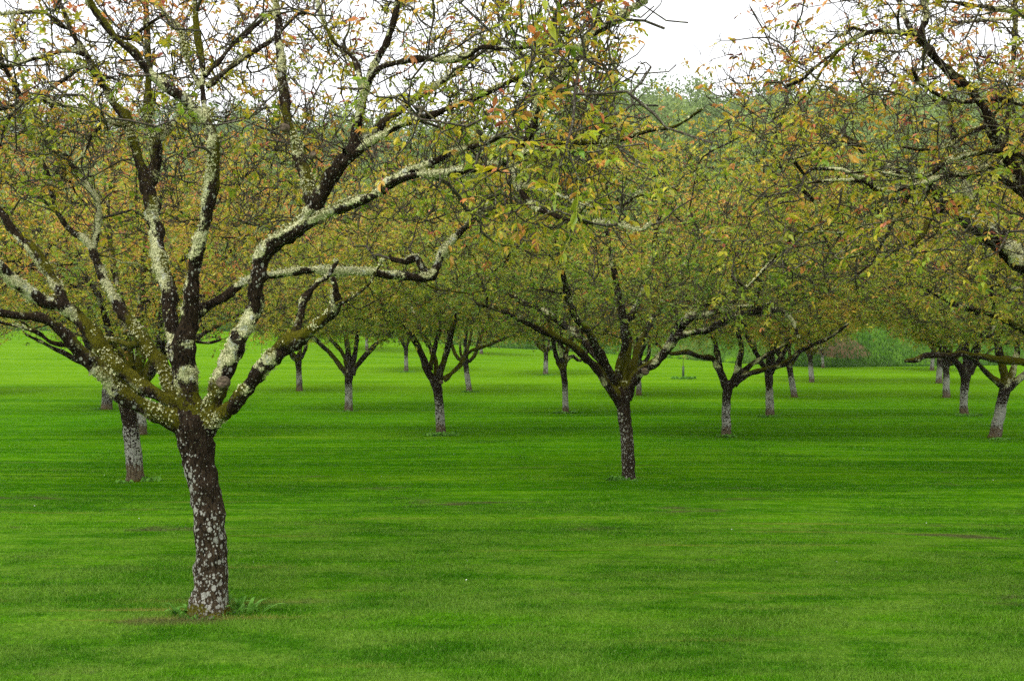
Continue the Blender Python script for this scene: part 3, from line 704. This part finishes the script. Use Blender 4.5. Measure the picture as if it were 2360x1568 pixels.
T3 = dict(seed=31, base=(1448, 1104), lod=1, bark='spotted', fork=1.42, R=4.5, H=6.3, c=(.2, 0, 3.8), zb=2.25, auto=0, tint=-0.13, flakes=2500,
  label='dark mossy walnut tree right of centre, the nearest one in the middle of the lawn',
  trunk=[(1448,1108,19),(1448,1090,16),(1446,1040,15),(1441,980,15),(1436,940,16),(1432,910,19),(1432,890,12)],
  limbs=[
  (0,-.8,[(1432,925,14),(1402,889,12),(1386,857,11),(1359,834,10),(1320,798,9),(1261,767,8),(1214,744,7),(1155,716,5),(1100,700,3)]),
  (0,1.2,[(1425,900,12),(1400,850,10),(1378,818,11),(1347,787,10),(1310,755,9),(1273,728,8),(1194,689,6),(1130,655,4)]),
  (0,-1.5,[(1415,880,12),(1395,840,11),(1375,800,10),(1355,765,9),(1323,728,8),(1305,670,7),(1290,600,5),(1280,540,3)]),
  (0,.6,[(1433,900,12),(1437,849,10),(1445,802,9),(1441,747,9),(1461,720,8),(1480,670,7),(1500,600,6),(1515,520,5),(1530,440,4),(1520,350,3)]),
  (.1,-.8,[(1432,910,11),(1425,850,9),(1440,780,8),(1430,700,7),(1410,600,6),(1395,500,4),(1400,400,3)]),
  (0,-.6,[(1438,915,14),(1453,885,13),(1474,857,12),(1510,834,11),(1540,800,11),(1560,765,11),(1580,738,9),(1604,728,8),(1643,720,7),(1700,708,5),(1770,700,3)]),
  (-.35,-1.6,[(1560,775,8),(1590,768,7),(1631,759,7),(1686,732,7),(1764,712,7),(1807,720,5),(1827,744,4),(1840,775,3)]),
  (-.4,.8,[(1565,750,9),(1600,715,8),(1640,690,7),(1690,672,6),(1725,657,6),(1764,614,5),(1800,560,4),(1830,500,3)]),
  (0,2.,[(1440,900,9),(1465,820,8),(1500,740,7),(1560,640,5),(1600,560,3)]),
  ], scars=[(1488,856,-.35,7,(.2,-1,0))])
T2 = dict(seed=37, base=(312, 1108), lod=1, bark='spotted', fork=1.38, R=4.9, H=6.9, c=(.3, 0, 4.0), zb=2.2, tint=0.05, spot=1.,
  label='walnut tree with a mottled pale trunk standing just behind the large near tree',
  trunk=[(312,1112,23),(311,1095,20),(308,1050,18),(302,1000,18),(296,950,17),(290,920,19),(288,895,14)],
  limbs=[
  (0,-.6,[(288,915,12),(275,860,9),(263,806,8),(250,760,8),(235,700,7),(200,640,6),(150,580,4)]),
  (0,.5,[(295,910,13),(316,865,11),(323,830,11),(325,780,9),(322,720,8),(330,640,6),(335,540,4)]),
  (0,-.9,[(300,915,13),(340,870,10),(362,830,10),(371,770,9),(376,710,9),(400,640,7),(440,570,5),(480,500,4)]),
  (0,1.2,[(308,850,8),(291,818,7),(273,805,6),(230,780,5),(180,770,4)]),
  (0,-1.,[(288,912,10),(250,870,8),(200,840,7),(120,800,5),(60,770,3)]),
  (.2,1.5,[(300,905,9),(350,850,8),(420,800,6),(520,740,4),(600,700,3)]),
  (0,.2,[(292,905,10),(300,820,9),(285,720,8),(260,600,6),(250,480,4),(260,380,3)]),
  ])
T3['spot'] = .62; T3['leaf_keep'] = lambda P: .25 + .40 * sstep(2.3, 3.6, P[:, 2]); T3['spur_z'] = 2.45
T2['bark'] = 'banded'; T2['spot'] = .72
R2 = dict(seed=41, base=(2586, 1105), lod=1, fork=1.42, R=4.6, H=6.0, c=(-.2, 0, 3.7), zb=2.2, tint=-0.02, auto=4, tr=.15, bark='spotted',
  label='walnut tree beyond the right edge with a long level lichen covered branch reaching in',
  limbs=[
  (0,-.3,[(2560,905,13),(2450,850,10),(2380,838,9),(2313,828,8),(2265,822,7),(2219,815,7),(2184,820,7),(2137,818,7),(2114,828,6),(2085,831,3)]),
  (0,.4,[(2560,900,12),(2480,800,10),(2400,700,9),(2330,640,8),(2260,560,6),(2200,500,4)]),
  (0,-.6,[(2560,905,12),(2470,830,9),(2380,770,8),(2300,730,7),(2200,700,5),(2120,660,3)]),
  ])
T4 = dict(seed=43, base=(1015, 1000), lod=2, fork=1.4, R=4.1, H=8.3, c=(0, 0, 4.5), zb=2.2, tint=-.04, spot=.75,
  label='walnut tree with a V of two thick limbs and a weedy foot, left of centre',
  trunk=[(1015,1003,13.5),(1015,985,11),(1012,940,10.5),(1008,900,10.5),(1005,880,12),(1004,865,8)],
  limbs=[
  (0,-.5,[(1003,883,9),(985,855,8),(972,820,8),(955,785,7),(940,765,6),(915,740,5),(880,700,3)]),
  (0,.6,[(990,850,6),(1000,810,5),(1008,775,5),(1015,730,4),(1010,660,3)]),
  (0,-.8,[(1010,880,9),(1018,845,8),(1026,820,7),(1037,780,7),(1045,745,6),(1060,700,4),(1075,640,3)]),
  (0,.5,[(1022,875,6),(1040,860,5),(1060,840,5),(1077,813,5),(1110,800,4),(1140,789,3),(1180,770,2)]),
  (0,1.5,[(1006,880,7),(1000,820,6),(960,740,5),(930,660,3)]),
  ], scars=[(1017,880,-.14,4,(.2,-1,.1)),(1019,842,-.12,4,(.2,-1,0))])
T5 = dict(seed=47, base=(1674, 1004), lod=2, fork=1.42, R=4.3, H=7.4, c=(.2, 0, 4.3), zb=2.2, spot=.72, tint=.06,
  label='walnut tree with a wide low right-hand branch, right of the dark central tree',
  trunk=[(1674,1008,13),(1674,990,11),(1673,950,10),(1674,920,10),(1676,900,11),(1678,890,12),(1678,875,8)],
  limbs=[
  (0,-.3,[(1675,895,9),(1663,865,9),(1650,840,8),(1640,825,7),(1611,822,6),(1584,810,5),(1545,814,4),(1510,790,3)]),
  (0,.5,[(1665,870,7),(1656,834,7),(1650,800,6),(1640,770,5),(1620,700,4),(1600,640,3)]),
  (0,-.6,[(1682,890,9),(1698,858,8),(1702,835,8),(1709,800,6),(1700,750,5),(1720,680,4),(1740,600,3)]),
  (0,-.9,[(1690,885,8),(1720,862,7),(1768,850,6),(1807,838,6),(1845,808,5),(1890,787,4),(1930,765,3),(1960,740,2)]),
  (0,.8,[(1705,860,7),(1730,842,6),(1760,820,5),(1790,806,5),(1830,770,4),(1850,740,2)]),
  ])
T6 = dict(seed=53, base=(803, 946), lod=2, fork=1.5, R=4.0, H=8.8, c=(0, 0, 4.8), zb=2.2, spot=.95, tint=0.,
  label='slender walnut tree with wide arms and a pale banded trunk, left of centre',
  trunk=[(803,949,11),(803,938,9.5),(803,910,9),(803,880,9),(804,862,10.5),(804,850,8)],
  limbs=[
  (0,-.5,[(802,862,8),(790,852,6),(765,818,5),(728,783,5),(712,770,4),(690,740,3)]),
  (0,.6,[(800,858,6),(797,833,5),(787,810,5),(763,783,4),(747,760,3),(730,720,2)]),
  (0,.2,[(804,860,8),(804,834,8),(799,790,6),(795,750,5),(800,690,3)]),
  (0,-.4,[(808,858,7),(815,830,6),(822,783,5),(830,740,4),(845,680,3)]),
  (0,-.3,[(810,860,8),(822,842,6),(849,810,6),(870,790,5),(890,779,4),(920,750,2)]),
  ])
T7 = dict(seed=59, base=(1302, 951), lod=2, fork=1.45, R=4.0, H=7.8, c=(0, 0, 4.5), zb=2.2, spot=.9, tint=0.,
  label='walnut tree with weeds at its foot, just left of the dark central tree',
  trunk=[(1302,954,9),(1303,940,7.5),(1302,905,7),(1300,870,7),(1297,850,8.5),(1295,838,6)],
  limbs=[
  (0,-.5,[(1296,848,7),(1286,833,6),(1277,803,5),(1270,770,4),(1250,730,3)]),
  (0,.6,[(1298,848,6),(1305,830,5),(1320,820,4),(1338,830,4),(1360,800,3)]),
  (0,-.5,[(1297,848,6),(1296,826,6),(1290,787,5),(1300,740,3)]),
  (0,1.,[(1299,846,6),(1308,800,5),(1330,750,3)]),
  ])
T19 = dict(seed=61, base=(2293, 1008), lod=2, fork=1.4, R=4.2, H=7.4, c=(.3, 0, 4.3), zb=2.2, spot=.98, tint=0.,
  label='leaning walnut tree with a whitish band on its trunk, near the right edge',
  trunk=[(2291,1012,17),(2293,1000,14),(2301,960,12.5),(2309,920,12),(2316,895,14),(2320,880,13),(2322,870,8)],
  limbs=[
  (0,-.4,[(2314,890,9),(2285,870,7),(2265,850,6),(2240,825,5),(2200,815,4)]),
  (0,.4,[(2318,885,10),(2312,850,9),(2300,800,8),(2290,740,7),(2270,680,5),(2250,620,3)]),
  (0,-.4,[(2322,890,11),(2345,875,9),(2375,850,8),(2420,800,6),(2460,740,4)]),
  (0,.8,[(2322,880,8),(2340,830,7),(2345,770,6),(2360,690,4)]),
  ])
T20 = dict(seed=67, base=(2222, 957), lod=2, fork=1.55, R=4.1, H=7.8, c=(0, 0, 4.5), zb=2.2, spot=.7, tint=0.,
  label='stout walnut tree with a brown mottled trunk, second in from the right edge',
  trunk=[(2222,960,12),(2221,950,10),(2220,920,9),(2223,880,9.5),(2225,860,13),(2226,845,10)],
  limbs=[
  (0,-.4,[(2222,862,9),(2208,840,7),(2195,826,6),(2170,800,5),(2130,780,3)]),
  (0,.5,[(2226,860,9),(2226,820,8),(2222,770,6),(2215,700,4)]),
  (0,-.5,[(2232,860,9),(2245,832,8),(2255,790,6),(2270,730,4)]),
  ])
for sp in (T3, T2, R2, T4, T5, T6, T7, T19, T20): make_tree(sp)

# trees whose limbs are not told apart in the photo: grown by rule, each with its own seed
T12 = dict(seed=71, base=(1774, 959), lod=2, auto=5, tr=.14, fork=1.5, R=4.0, H=7.8, c=(0, 0, 4.5), spot=1., lean=(-.03,0), tint=.08, label='walnut tree with a broad white band on its trunk, right of the wide low branch')
T2b = dict(seed=73, base=(326, 1001), lod=2, auto=5, tr=.13, fork=1.45, R=4.0, H=7.7, c=(0, 0, 4.4), spot=.85, tint=.04, label='walnut tree with a mossy trunk peeping out right behind the mottled pale trunk')
T2c = dict(seed=79, base=(246, 943), lod=2, auto=5, tr=.2, fork=1.5, R=4.2, H=8.2, c=(0, 0, 4.6), spot=.3, tint=.06, label='dark walnut tree with a flared brown foot, the leftmost trunk in view')
for sp in (T12, T2b, T2c): make_tree(sp)

far = [  # base px, seed, trunk radius, spot, lean, label
 ((690, 900), 83, .155, .7, (-.06, 0), 'walnut tree with a reddish brown foot seen under the mossy right limb'),
 ((1081, 902), 89, .15, .95, (-.18, 0), 'slightly leaning walnut tree with a white band, behind the V shaped tree'),
 ((1472, 910), 97, .13, .8, (0, 0), 'walnut tree half hidden behind the dark central trunk'),
 ((1830, 915), 101, .14, .75, (-.22, 0), 'walnut tree leaning left with a mottled trunk, beyond the white banded one'),
 ((2180, 915), 103, .15, 1., (0, 0), 'walnut tree with a clean white band, third in from the right edge'),
 ((936, 855), 107, .15, 1., (-.02, 0), 'distant white trunked walnut tree left of the V shaped tree'),
 ((1257, 862), 109, .17, 1., (.02, 0), 'distant thick white trunked walnut tree in the middle gap'),
 ((1870, 880), 113, .14, 1., (-.08, 0), 'distant walnut tree with a slim pale trunk before the bare earth'),
 ((2163, 882), 127, .16, 1., (.08, 0), 'distant pale trunked walnut tree leaning right at the foot of the bank'),
 ((1896, 847), 131, .10, .8, (-.06, 0), 'small farthest walnut tree by the bare earth patch on the right'),
 ((2147, 853), 137, .13, 1., (.1, 0), 'farthest pale trunk on the right, close to the foot of the bank'),
 ((1109, 815), 139, .16, 1., (-.08, 0), 'far white trunk in the centre at the edge of the yellow flowered meadow'),
 ((845, 806), 149, .15, .9, (0, 0), 'far slim pale trunk on the left half at the upper end of the lawn'),
 ((308, 903), 151, .14, .8, (0, 0), 'walnut tree standing hidden behind the forked limbs on the left'),
]
for b, sd_, tr_, sp_, ln, lb in far:
    make_tree(dict(seed=sd_, base=b, lod=3, auto=5, tr=tr_, fork=1.5, R=3.9, H=8.0 if b[1] > 850 else 6.4, c=(0, 0, 4.4), spot=sp_, lean=ln, label=lb, tint=0.04))
make_tree(dict(seed=157, xy=(-27, 47), lod=3, auto=5, tr=.15, fork=1.5, R=4.1, H=7.0, label='walnut tree left of the picture whose outer crown shows at the left edge', tint=.05))

# ------------------------------------------------------------------ saplings
def sapling(px, py, h, guard, label, seed, lean=0):
    rng = np.random.default_rng(seed); b = ground_hit(px, py); root = thing('sapling', b, label, 'sapling')
    P = np.array([[0, 0, -.02, .022], [lean, 0, h * .3, .02], [lean * 1.5, .02, h * .5, .017], [lean, 0, h, .008]]); Q = smooth_path(P, .1)
    V, F, N, R = tubes([(Q[:, :3], Q[:, 3])], 6, .2, seed, cap=True)
    link_mesh('trunk', V, F, TWIG, root)
    sk = Skel(4000); up = Q[Q[:, 2] > h * .42]; sk.add(up[:, :3], up[:, 3])
    E = envelope(rng, 60 if not guard else 16, np.array([0, 0, h * .78]), h * (.36 if not guard else .12), h * .3, h * .25, .2)
    A = grow(sk, E, rng, .012, .005, .08, .3, 1.4)
    V, F, N, R = tubes(A, 3); tw = link_mesh('twigs', V, F, TWIG, root); tw['kind'] = 'stuff'
    pos = np.array([p[-1] for p, _ in A]); d = norm(np.array([p[-1] - p[-2] for p, _ in A]))
    V, F, T, Rn = leaves(pos, d, rng, 3, .075, False, lambda P, st, r: 0.25 + .4 * st, .4, 2)
    fo = link_mesh('foliage', V, F, LEAF, root, cols={'tint': T, 'rnd': Rn}, smooth=False); fo['kind'] = 'stuff'
    if guard:
        pts = np.array([[0, 0, 0], [0, 0, .3], [0, 0, guard], [0, 0, guard - .01]]); rr = np.array([.075, .07, .072, .060])
        V, F, N, R = tubes([(pts, rr)], 12); m = mat_simple('guard_plastic', (0.03, 0.06, 0.02), (0.06, 0.10, 0.04), 8, .5)
        link_mesh('tree_guard', V, F, m, root)
sapling(1574, 871, 2.0, .72, 'thin sapling in a dark green guard alone on the lawn right of centre', 5)
sapling(603, 834, 2.9, 0, 'young spindly tree with few leaves on the upper lawn left of centre', 6)

# ------------------------------------------------------------------ weeds round the feet of the trees
def weeds(px, py, rx, n, leafl, label, seed, kind='rosette'):
    rng = np.random.default_rng(seed); b = ground_hit(px, py)
    a = rng.random(n) * 6.283; r = np.sqrt(rng.random(n)); x = np.cos(a) * r * rx; y = np.sin(a) * r * rx * .6
    base = np.stack([x, y, terrain(b[0] + x, b[1] + y) - b[2] - .01], -1)
    b2 = rng.random(n) * 6.283; el = rng.uniform(.4, 1.3, n); L = leafl * rng.uniform(.5, 1.15, n)
    d = np.stack([np.cos(b2) * np.cos(el), np.sin(b2) * np.cos(el), np.sin(el)], -1)
    s = norm(np.cross(d, [0, 0, 1.0])); W = (L * (.13 if kind == 'blade' else .28))[:, None]; L = L[:, None]; out = d * [1, 1, 0]
    p1 = base + d * L * .4; p2 = base + d * L * .75 + out * L * .1; p3 = base + d * L * .95 + out * L * .35 - [0, 0, .12] * L
    vs = np.stack([base - s * W * .4, base + s * W * .4, p1 + s * W, p1 - s * W, p2 + s * W * .75, p2 - s * W * .75, p3, p3], 1)[:, :7].reshape(-1, 3)
    F4 = (np.arange(n)[:, None, None] * 7 + np.array([[0, 1, 2, 3], [3, 2, 4, 5]])[None]).reshape(-1, 4)
    F3 = (np.arange(n)[:, None, None] * 7 + np.array([[5, 4, 6]])[None]).reshape(-1, 3)
    o = link_mesh('weed_clump', vs, [F4, F3], WEED, smooth=False); o.location = b
    tag(o, label, 'weeds', 'weeds at the feet of the trees'); return o
weeds(556, 1408, .17, 26, .17, 'broad bladed weeds right of the near trunk', 1, 'blade')
weeds(508, 1412, .13, 40, .09, 'fine grassy weeds touching the right side of the near trunk', 14, 'blade')
weeds(424, 1412, .12, 16, .15, 'pale tall weed leaves left of the near trunk', 2, 'blade')
weeds(470, 1419, .17, 120, .05, 'short uncut grass along the front foot of the near trunk', 16, 'blade')
weeds(440, 1420, .12, 40, .05, 'low dark weeds at the left foot of the near trunk', 15)
for i, (px, py, rx, n, ll, lb) in enumerate([
 (340, 1108, .22, 60, .11, 'weeds right of the mottled pale trunk'), (285, 1112, .16, 30, .08, 'weeds left of the mottled pale trunk'),
 (1424, 1105, .2, 70, .11, 'weeds left of the dark central trunk'), (1468, 1107, .12, 20, .06, 'few weeds right of the dark central trunk'),
 (1018, 1003, .42, 150, .13, 'wide ring of leafy weeds round the V shaped tree'), (1302, 951, .42, 130, .13, 'leafy weeds round the trunk left of the dark central tree'),
 (1676, 1006, .26, 60, .12, 'weeds round the foot of the wide branched tree'), (1768, 960, .42, 90, .12, 'weeds round the foot of the white banded tree right of centre'),
 (1574, 872, .75, 150, .2, 'patch of weeds round the guarded sapling'), (2230, 958, .45, 110, .14, 'straggling weeds at the foot of the stout brown trunk'),
 (2300, 1012, .25, 60, .1, 'low weeds at the foot of the leaning tree by the right edge'), (236, 943, .4, 80, .14, 'weeds at the foot of the leftmost trunk'),
 (800, 948, .35, 60, .1, 'thin weeds at the foot of the slender tree with wide arms'), (1083, 903, .45, 80, .14, 'weeds under the leaning white banded tree left of centre'),
 (1257, 864, .5, 80, .14, 'weeds round the thick white distant trunk'), (936, 857, .5, 80, .14, 'weeds round the white distant trunk left of centre')]):
    weeds(px, py, rx, n, ll, lb, 20 + i)

# ------------------------------------------------------------------ rough bank, meadow flowers, bushes, hill wood
def bank_grass():
    rng = np.random.default_rng(8); n = 90000
    x = rng.uniform(-75, 62, n); e = lawn_edge(x); y = e + rng.random(n) ** 1.5 * 22 - 1.0
    z = terrain(x, y); P = np.stack([x, y, z], -1); k = vnoise(P, .5, 3); h = (.10 + .26 * k) * (.5 + .8 * rng.random(n))
    a = rng.random(n) * 6.283; side = np.stack([np.cos(a), np.sin(a), 0 * a], -1) * .05
    b = rng.random(n) * 6.283; tip = np.stack([np.cos(b) * h * .5, np.sin(b) * h * .5, h], -1)
    V = np.stack([P - side, P + side, P + tip], 1).reshape(-1, 3)
    r = np.clip(.75 * (vnoise(P, .25, 9) - .15) + rng.normal(.1, .18, n), 0, 1)
    o = link_mesh('rough_grass', V, [np.arange(n * 3).reshape(-1, 3)], mat_tall(), cols={'rnd': np.repeat(r, 3)}, smooth=False)
    tag(o, 'long unmown grass on the bank behind the lawn', kind='stuff', cat='grass')
bank_grass()

def flowers():
    rng = np.random.default_rng(9); n = 2600
    x = rng.normal(-6, 7, n); y = lawn_edge(x) + rng.random(n) * 14 + .5; z = terrain(x, y) + .18 + .12 * rng.random(n)
    P = np.stack([x, y, z], -1); s = .045; a = rng.normal(0, 1, (n, 3)); t = norm(a) * s; b = norm(np.cross(t, [0, 0, 1.0]) + [0, 0, .4]) * s
    V = np.stack([P - t, P + b, P + t, P - b], 1).reshape(-1, 3)
    o = link_mesh('meadow_flowers', V, [np.arange(n * 4).reshape(-1, 4)], mat_simple('yellow_petal', (.55, .45, .02), (.7, .6, .05), 5), smooth=False)
    tag(o, 'tiny yellow flowers in the long grass beyond the lawn', kind='stuff', cat='flowers')
flowers()

def daisies():
    rng = np.random.default_rng(10); n = 70
    y = rng.uniform(6, 30, n); x = rng.uniform(-.52, .52, n) * y; P = np.stack([x, y, terrain(x, y) + .045], -1)
    k = 7; V = []; F = []
    a = np.arange(k) * 6.283 / k
    for i in range(n):
        r = .004 + .004 * rng.random(); off = len(V); tl = rng.normal(0, .3, 2)
        for q in a: V.append(P[i] + [math.cos(q) * r, math.sin(q) * r, (math.cos(q) * tl[0] + math.sin(q) * tl[1]) * r])
        F.append([off + j for j in range(k)])
    o = link_mesh('daisies', np.array(V), [np.array(F)], mat_simple('white_petal', (.7, .7, .68), (.8, .8, .78), 5), smooth=False)
    tag(o, 'tiny white daisies scattered in the lawn', kind='stuff', cat='flowers')
daisies()

def mat_wood(name, a, b, c):
    m = Mat(name); p = m.pos(); t = m.attr('tint'); r = m.attr('rnd')
    col = m.mix(m.ramp(t, 0.2, 0.6), a, b); col = m.mix(m.ramp(t, 0.75, 0.95), col, c)
    col = m.mul(col, m.mix(r, (.7, .7, .7), (1.25, 1.25, 1.25)))
    return m.done(m.leafy(col, 0.3, .6, .2))
def clumps(cent, rad3, n, size, rng):
    """leaf clumps through lumpy crowns; cent (m,3), rad3 (m,3), n per crown"""
    m = len(cent); k = m * n; ci = np.repeat(np.arange(m), n)
    d = norm(rng.normal(0, 1, (k, 3))); rr = rng.random(k) ** .4
    sub = norm(rng.normal(0, 1, (m * 7, 3))).reshape(m, 7, 3)           # lobes
    lob = (d[:, None, :] * sub[ci]).sum(-1).max(1); rr = rr * (.72 + .38 * lob ** 3)
    P = cent[ci] + d * rad3[ci] * rr[:, None]
    t = norm(rng.normal(0, 1, (k, 3)) + [0, 0, .2]); b = norm(np.cross(t, norm(rng.normal(0, 1, (k, 3)) + d))); s = (size[ci] * rng.uniform(.5, 1.2, k))[:, None]
    V = np.stack([P - t * s, P + b * s * .6 - t * s * .1, P + t * s, P - b * s * .6 + t * s * .15], 1).reshape(-1, 3)
    return V, np.arange(k * 4).reshape(-1, 4), ci
def woodland():
    rng = np.random.default_rng(12); cents = []
    while len(cents) < 1500:
        u = rng.random(); y = 84 + 215 * u ** .85; x = rng.uniform(-.62, .62) * y
        if y > lawn_edge(x) + 11: cents.append((x, y))
    c = np.array(cents); H = rng.uniform(4.5, 9.5, len(c)) + 4 * (rng.random(len(c)) < .12); z = terrain(c[:, 0], c[:, 1])
    cent = np.column_stack([c, z + H * .55]); r3 = np.column_stack([H * .42, H * .42, H * .5]) * rng.uniform(.85, 1.2, (len(c), 3))
    V, F, ci = clumps(cent, r3, 420, H * .036, rng)
    tint = vnoise(cent, .03, 5) * .6 + rng.random(len(c)) * .4
    T = np.repeat(tint[ci], 4); R = np.repeat(rng.random(len(ci)), 4)
    o = link_mesh('distant_woodland', V, [F], mat_wood('woodland_leaf', (.11, .17, .045), (.24, .33, .08), (.34, .36, .11)), cols={'tint': T, 'rnd': R}, smooth=False)
    tag(o, 'green mixed wood covering the hillside behind the orchard', kind='stuff', cat='woodland')
woodland()

BUSH = mat_wood('bush_leaf', (.03, .08, .02), (.07, .16, .03), (.14, .2, .04))
def bush(px, py, w_, h, label, seed, fh=None, crown=None, cat='bush'):
    rng = np.random.default_rng(seed); b = ground_hit(px, py); root = thing('bush', b, label, cat, 'bushes and small trees along the foot of the bank')
    stems = [(curve(np.array([rng.normal(0, .15), 0, -.1]), np.array([0, 0, 1.]), np.array([rng.normal(0, w_ * .3), rng.normal(0, .5), h * .7]), np.array([0, 0, 1.]), 8, rng, .2), np.linspace(.06, .02, 8)) for _ in range(6)]
    V, F, N, R = tubes(stems, 5); link_mesh('stems', V, F, TWIG, root)
    nl = 5; cent = np.column_stack([rng.normal(0, w_ * .3, nl), rng.normal(0, w_ * .2, nl), h * rng.uniform(.45, .62, nl)])
    r3 = np.column_stack([np.full(nl, w_ * .4), np.full(nl, w_ * .4), np.full(nl, h * .45)])
    V, F, ci = clumps(cent, r3, 700, np.full(nl, .12), rng)
    fo = link_mesh('foliage', V, [F], BUSH, root, cols={'tint': np.repeat(rng.random() * .5 + rng.random(len(ci)) * .3, 4), 'rnd': np.repeat(rng.random(len(ci)), 4)}, smooth=False); fo['kind'] = 'stuff'
for a in [(560, 762, 5, 3.0, 'dark green bush on the bank left of the young spindly tree', 1), (880, 775, 3.4, 2.2, 'dark rounded bush beyond the far slim pale trunk', 2),
          (700, 762, 6, 3.4, 'broad green bush on the bank above the upper lawn', 3), (1400, 780, 3.5, 1.6, 'low bush on the bank behind the central dark tree', 4)
          ]:
    bush(*a)

# ------------------------------------------------------------------ haze
def haze():
    x0, x1, y0, y1, z0, z1 = -560, 560, -60, 720, -9, 88
    V = np.array([(x, y, z) for x in (x0, x1) for y in (y0, y1) for z in (z0, z1)], float)
    F = np.array([[0, 1, 3, 2], [4, 6, 7, 5], [0, 4, 5, 1], [2, 3, 7, 6], [0, 2, 6, 4], [1, 5, 7, 3]])
    m = bpy.data.materials.new('haze_air'); m.use_nodes = True; n = m.node_tree.nodes; n.clear()
    o_ = n.new('ShaderNodeOutputMaterial'); v = n.new('ShaderNodeVolumePrincipled'); v.inputs['Color'].default_value = (.90, .93, .96, 1)
    v.inputs['Density'].default_value = 0.00030; m.node_tree.links.new(v.outputs[0], o_.inputs['Volume'])
    o = link_mesh('haze', V, [F], m, smooth=False); tag(o, 'thin bluish damp air over the orchard', kind='stuff')
USE_HAZE = True
if USE_HAZE: haze()
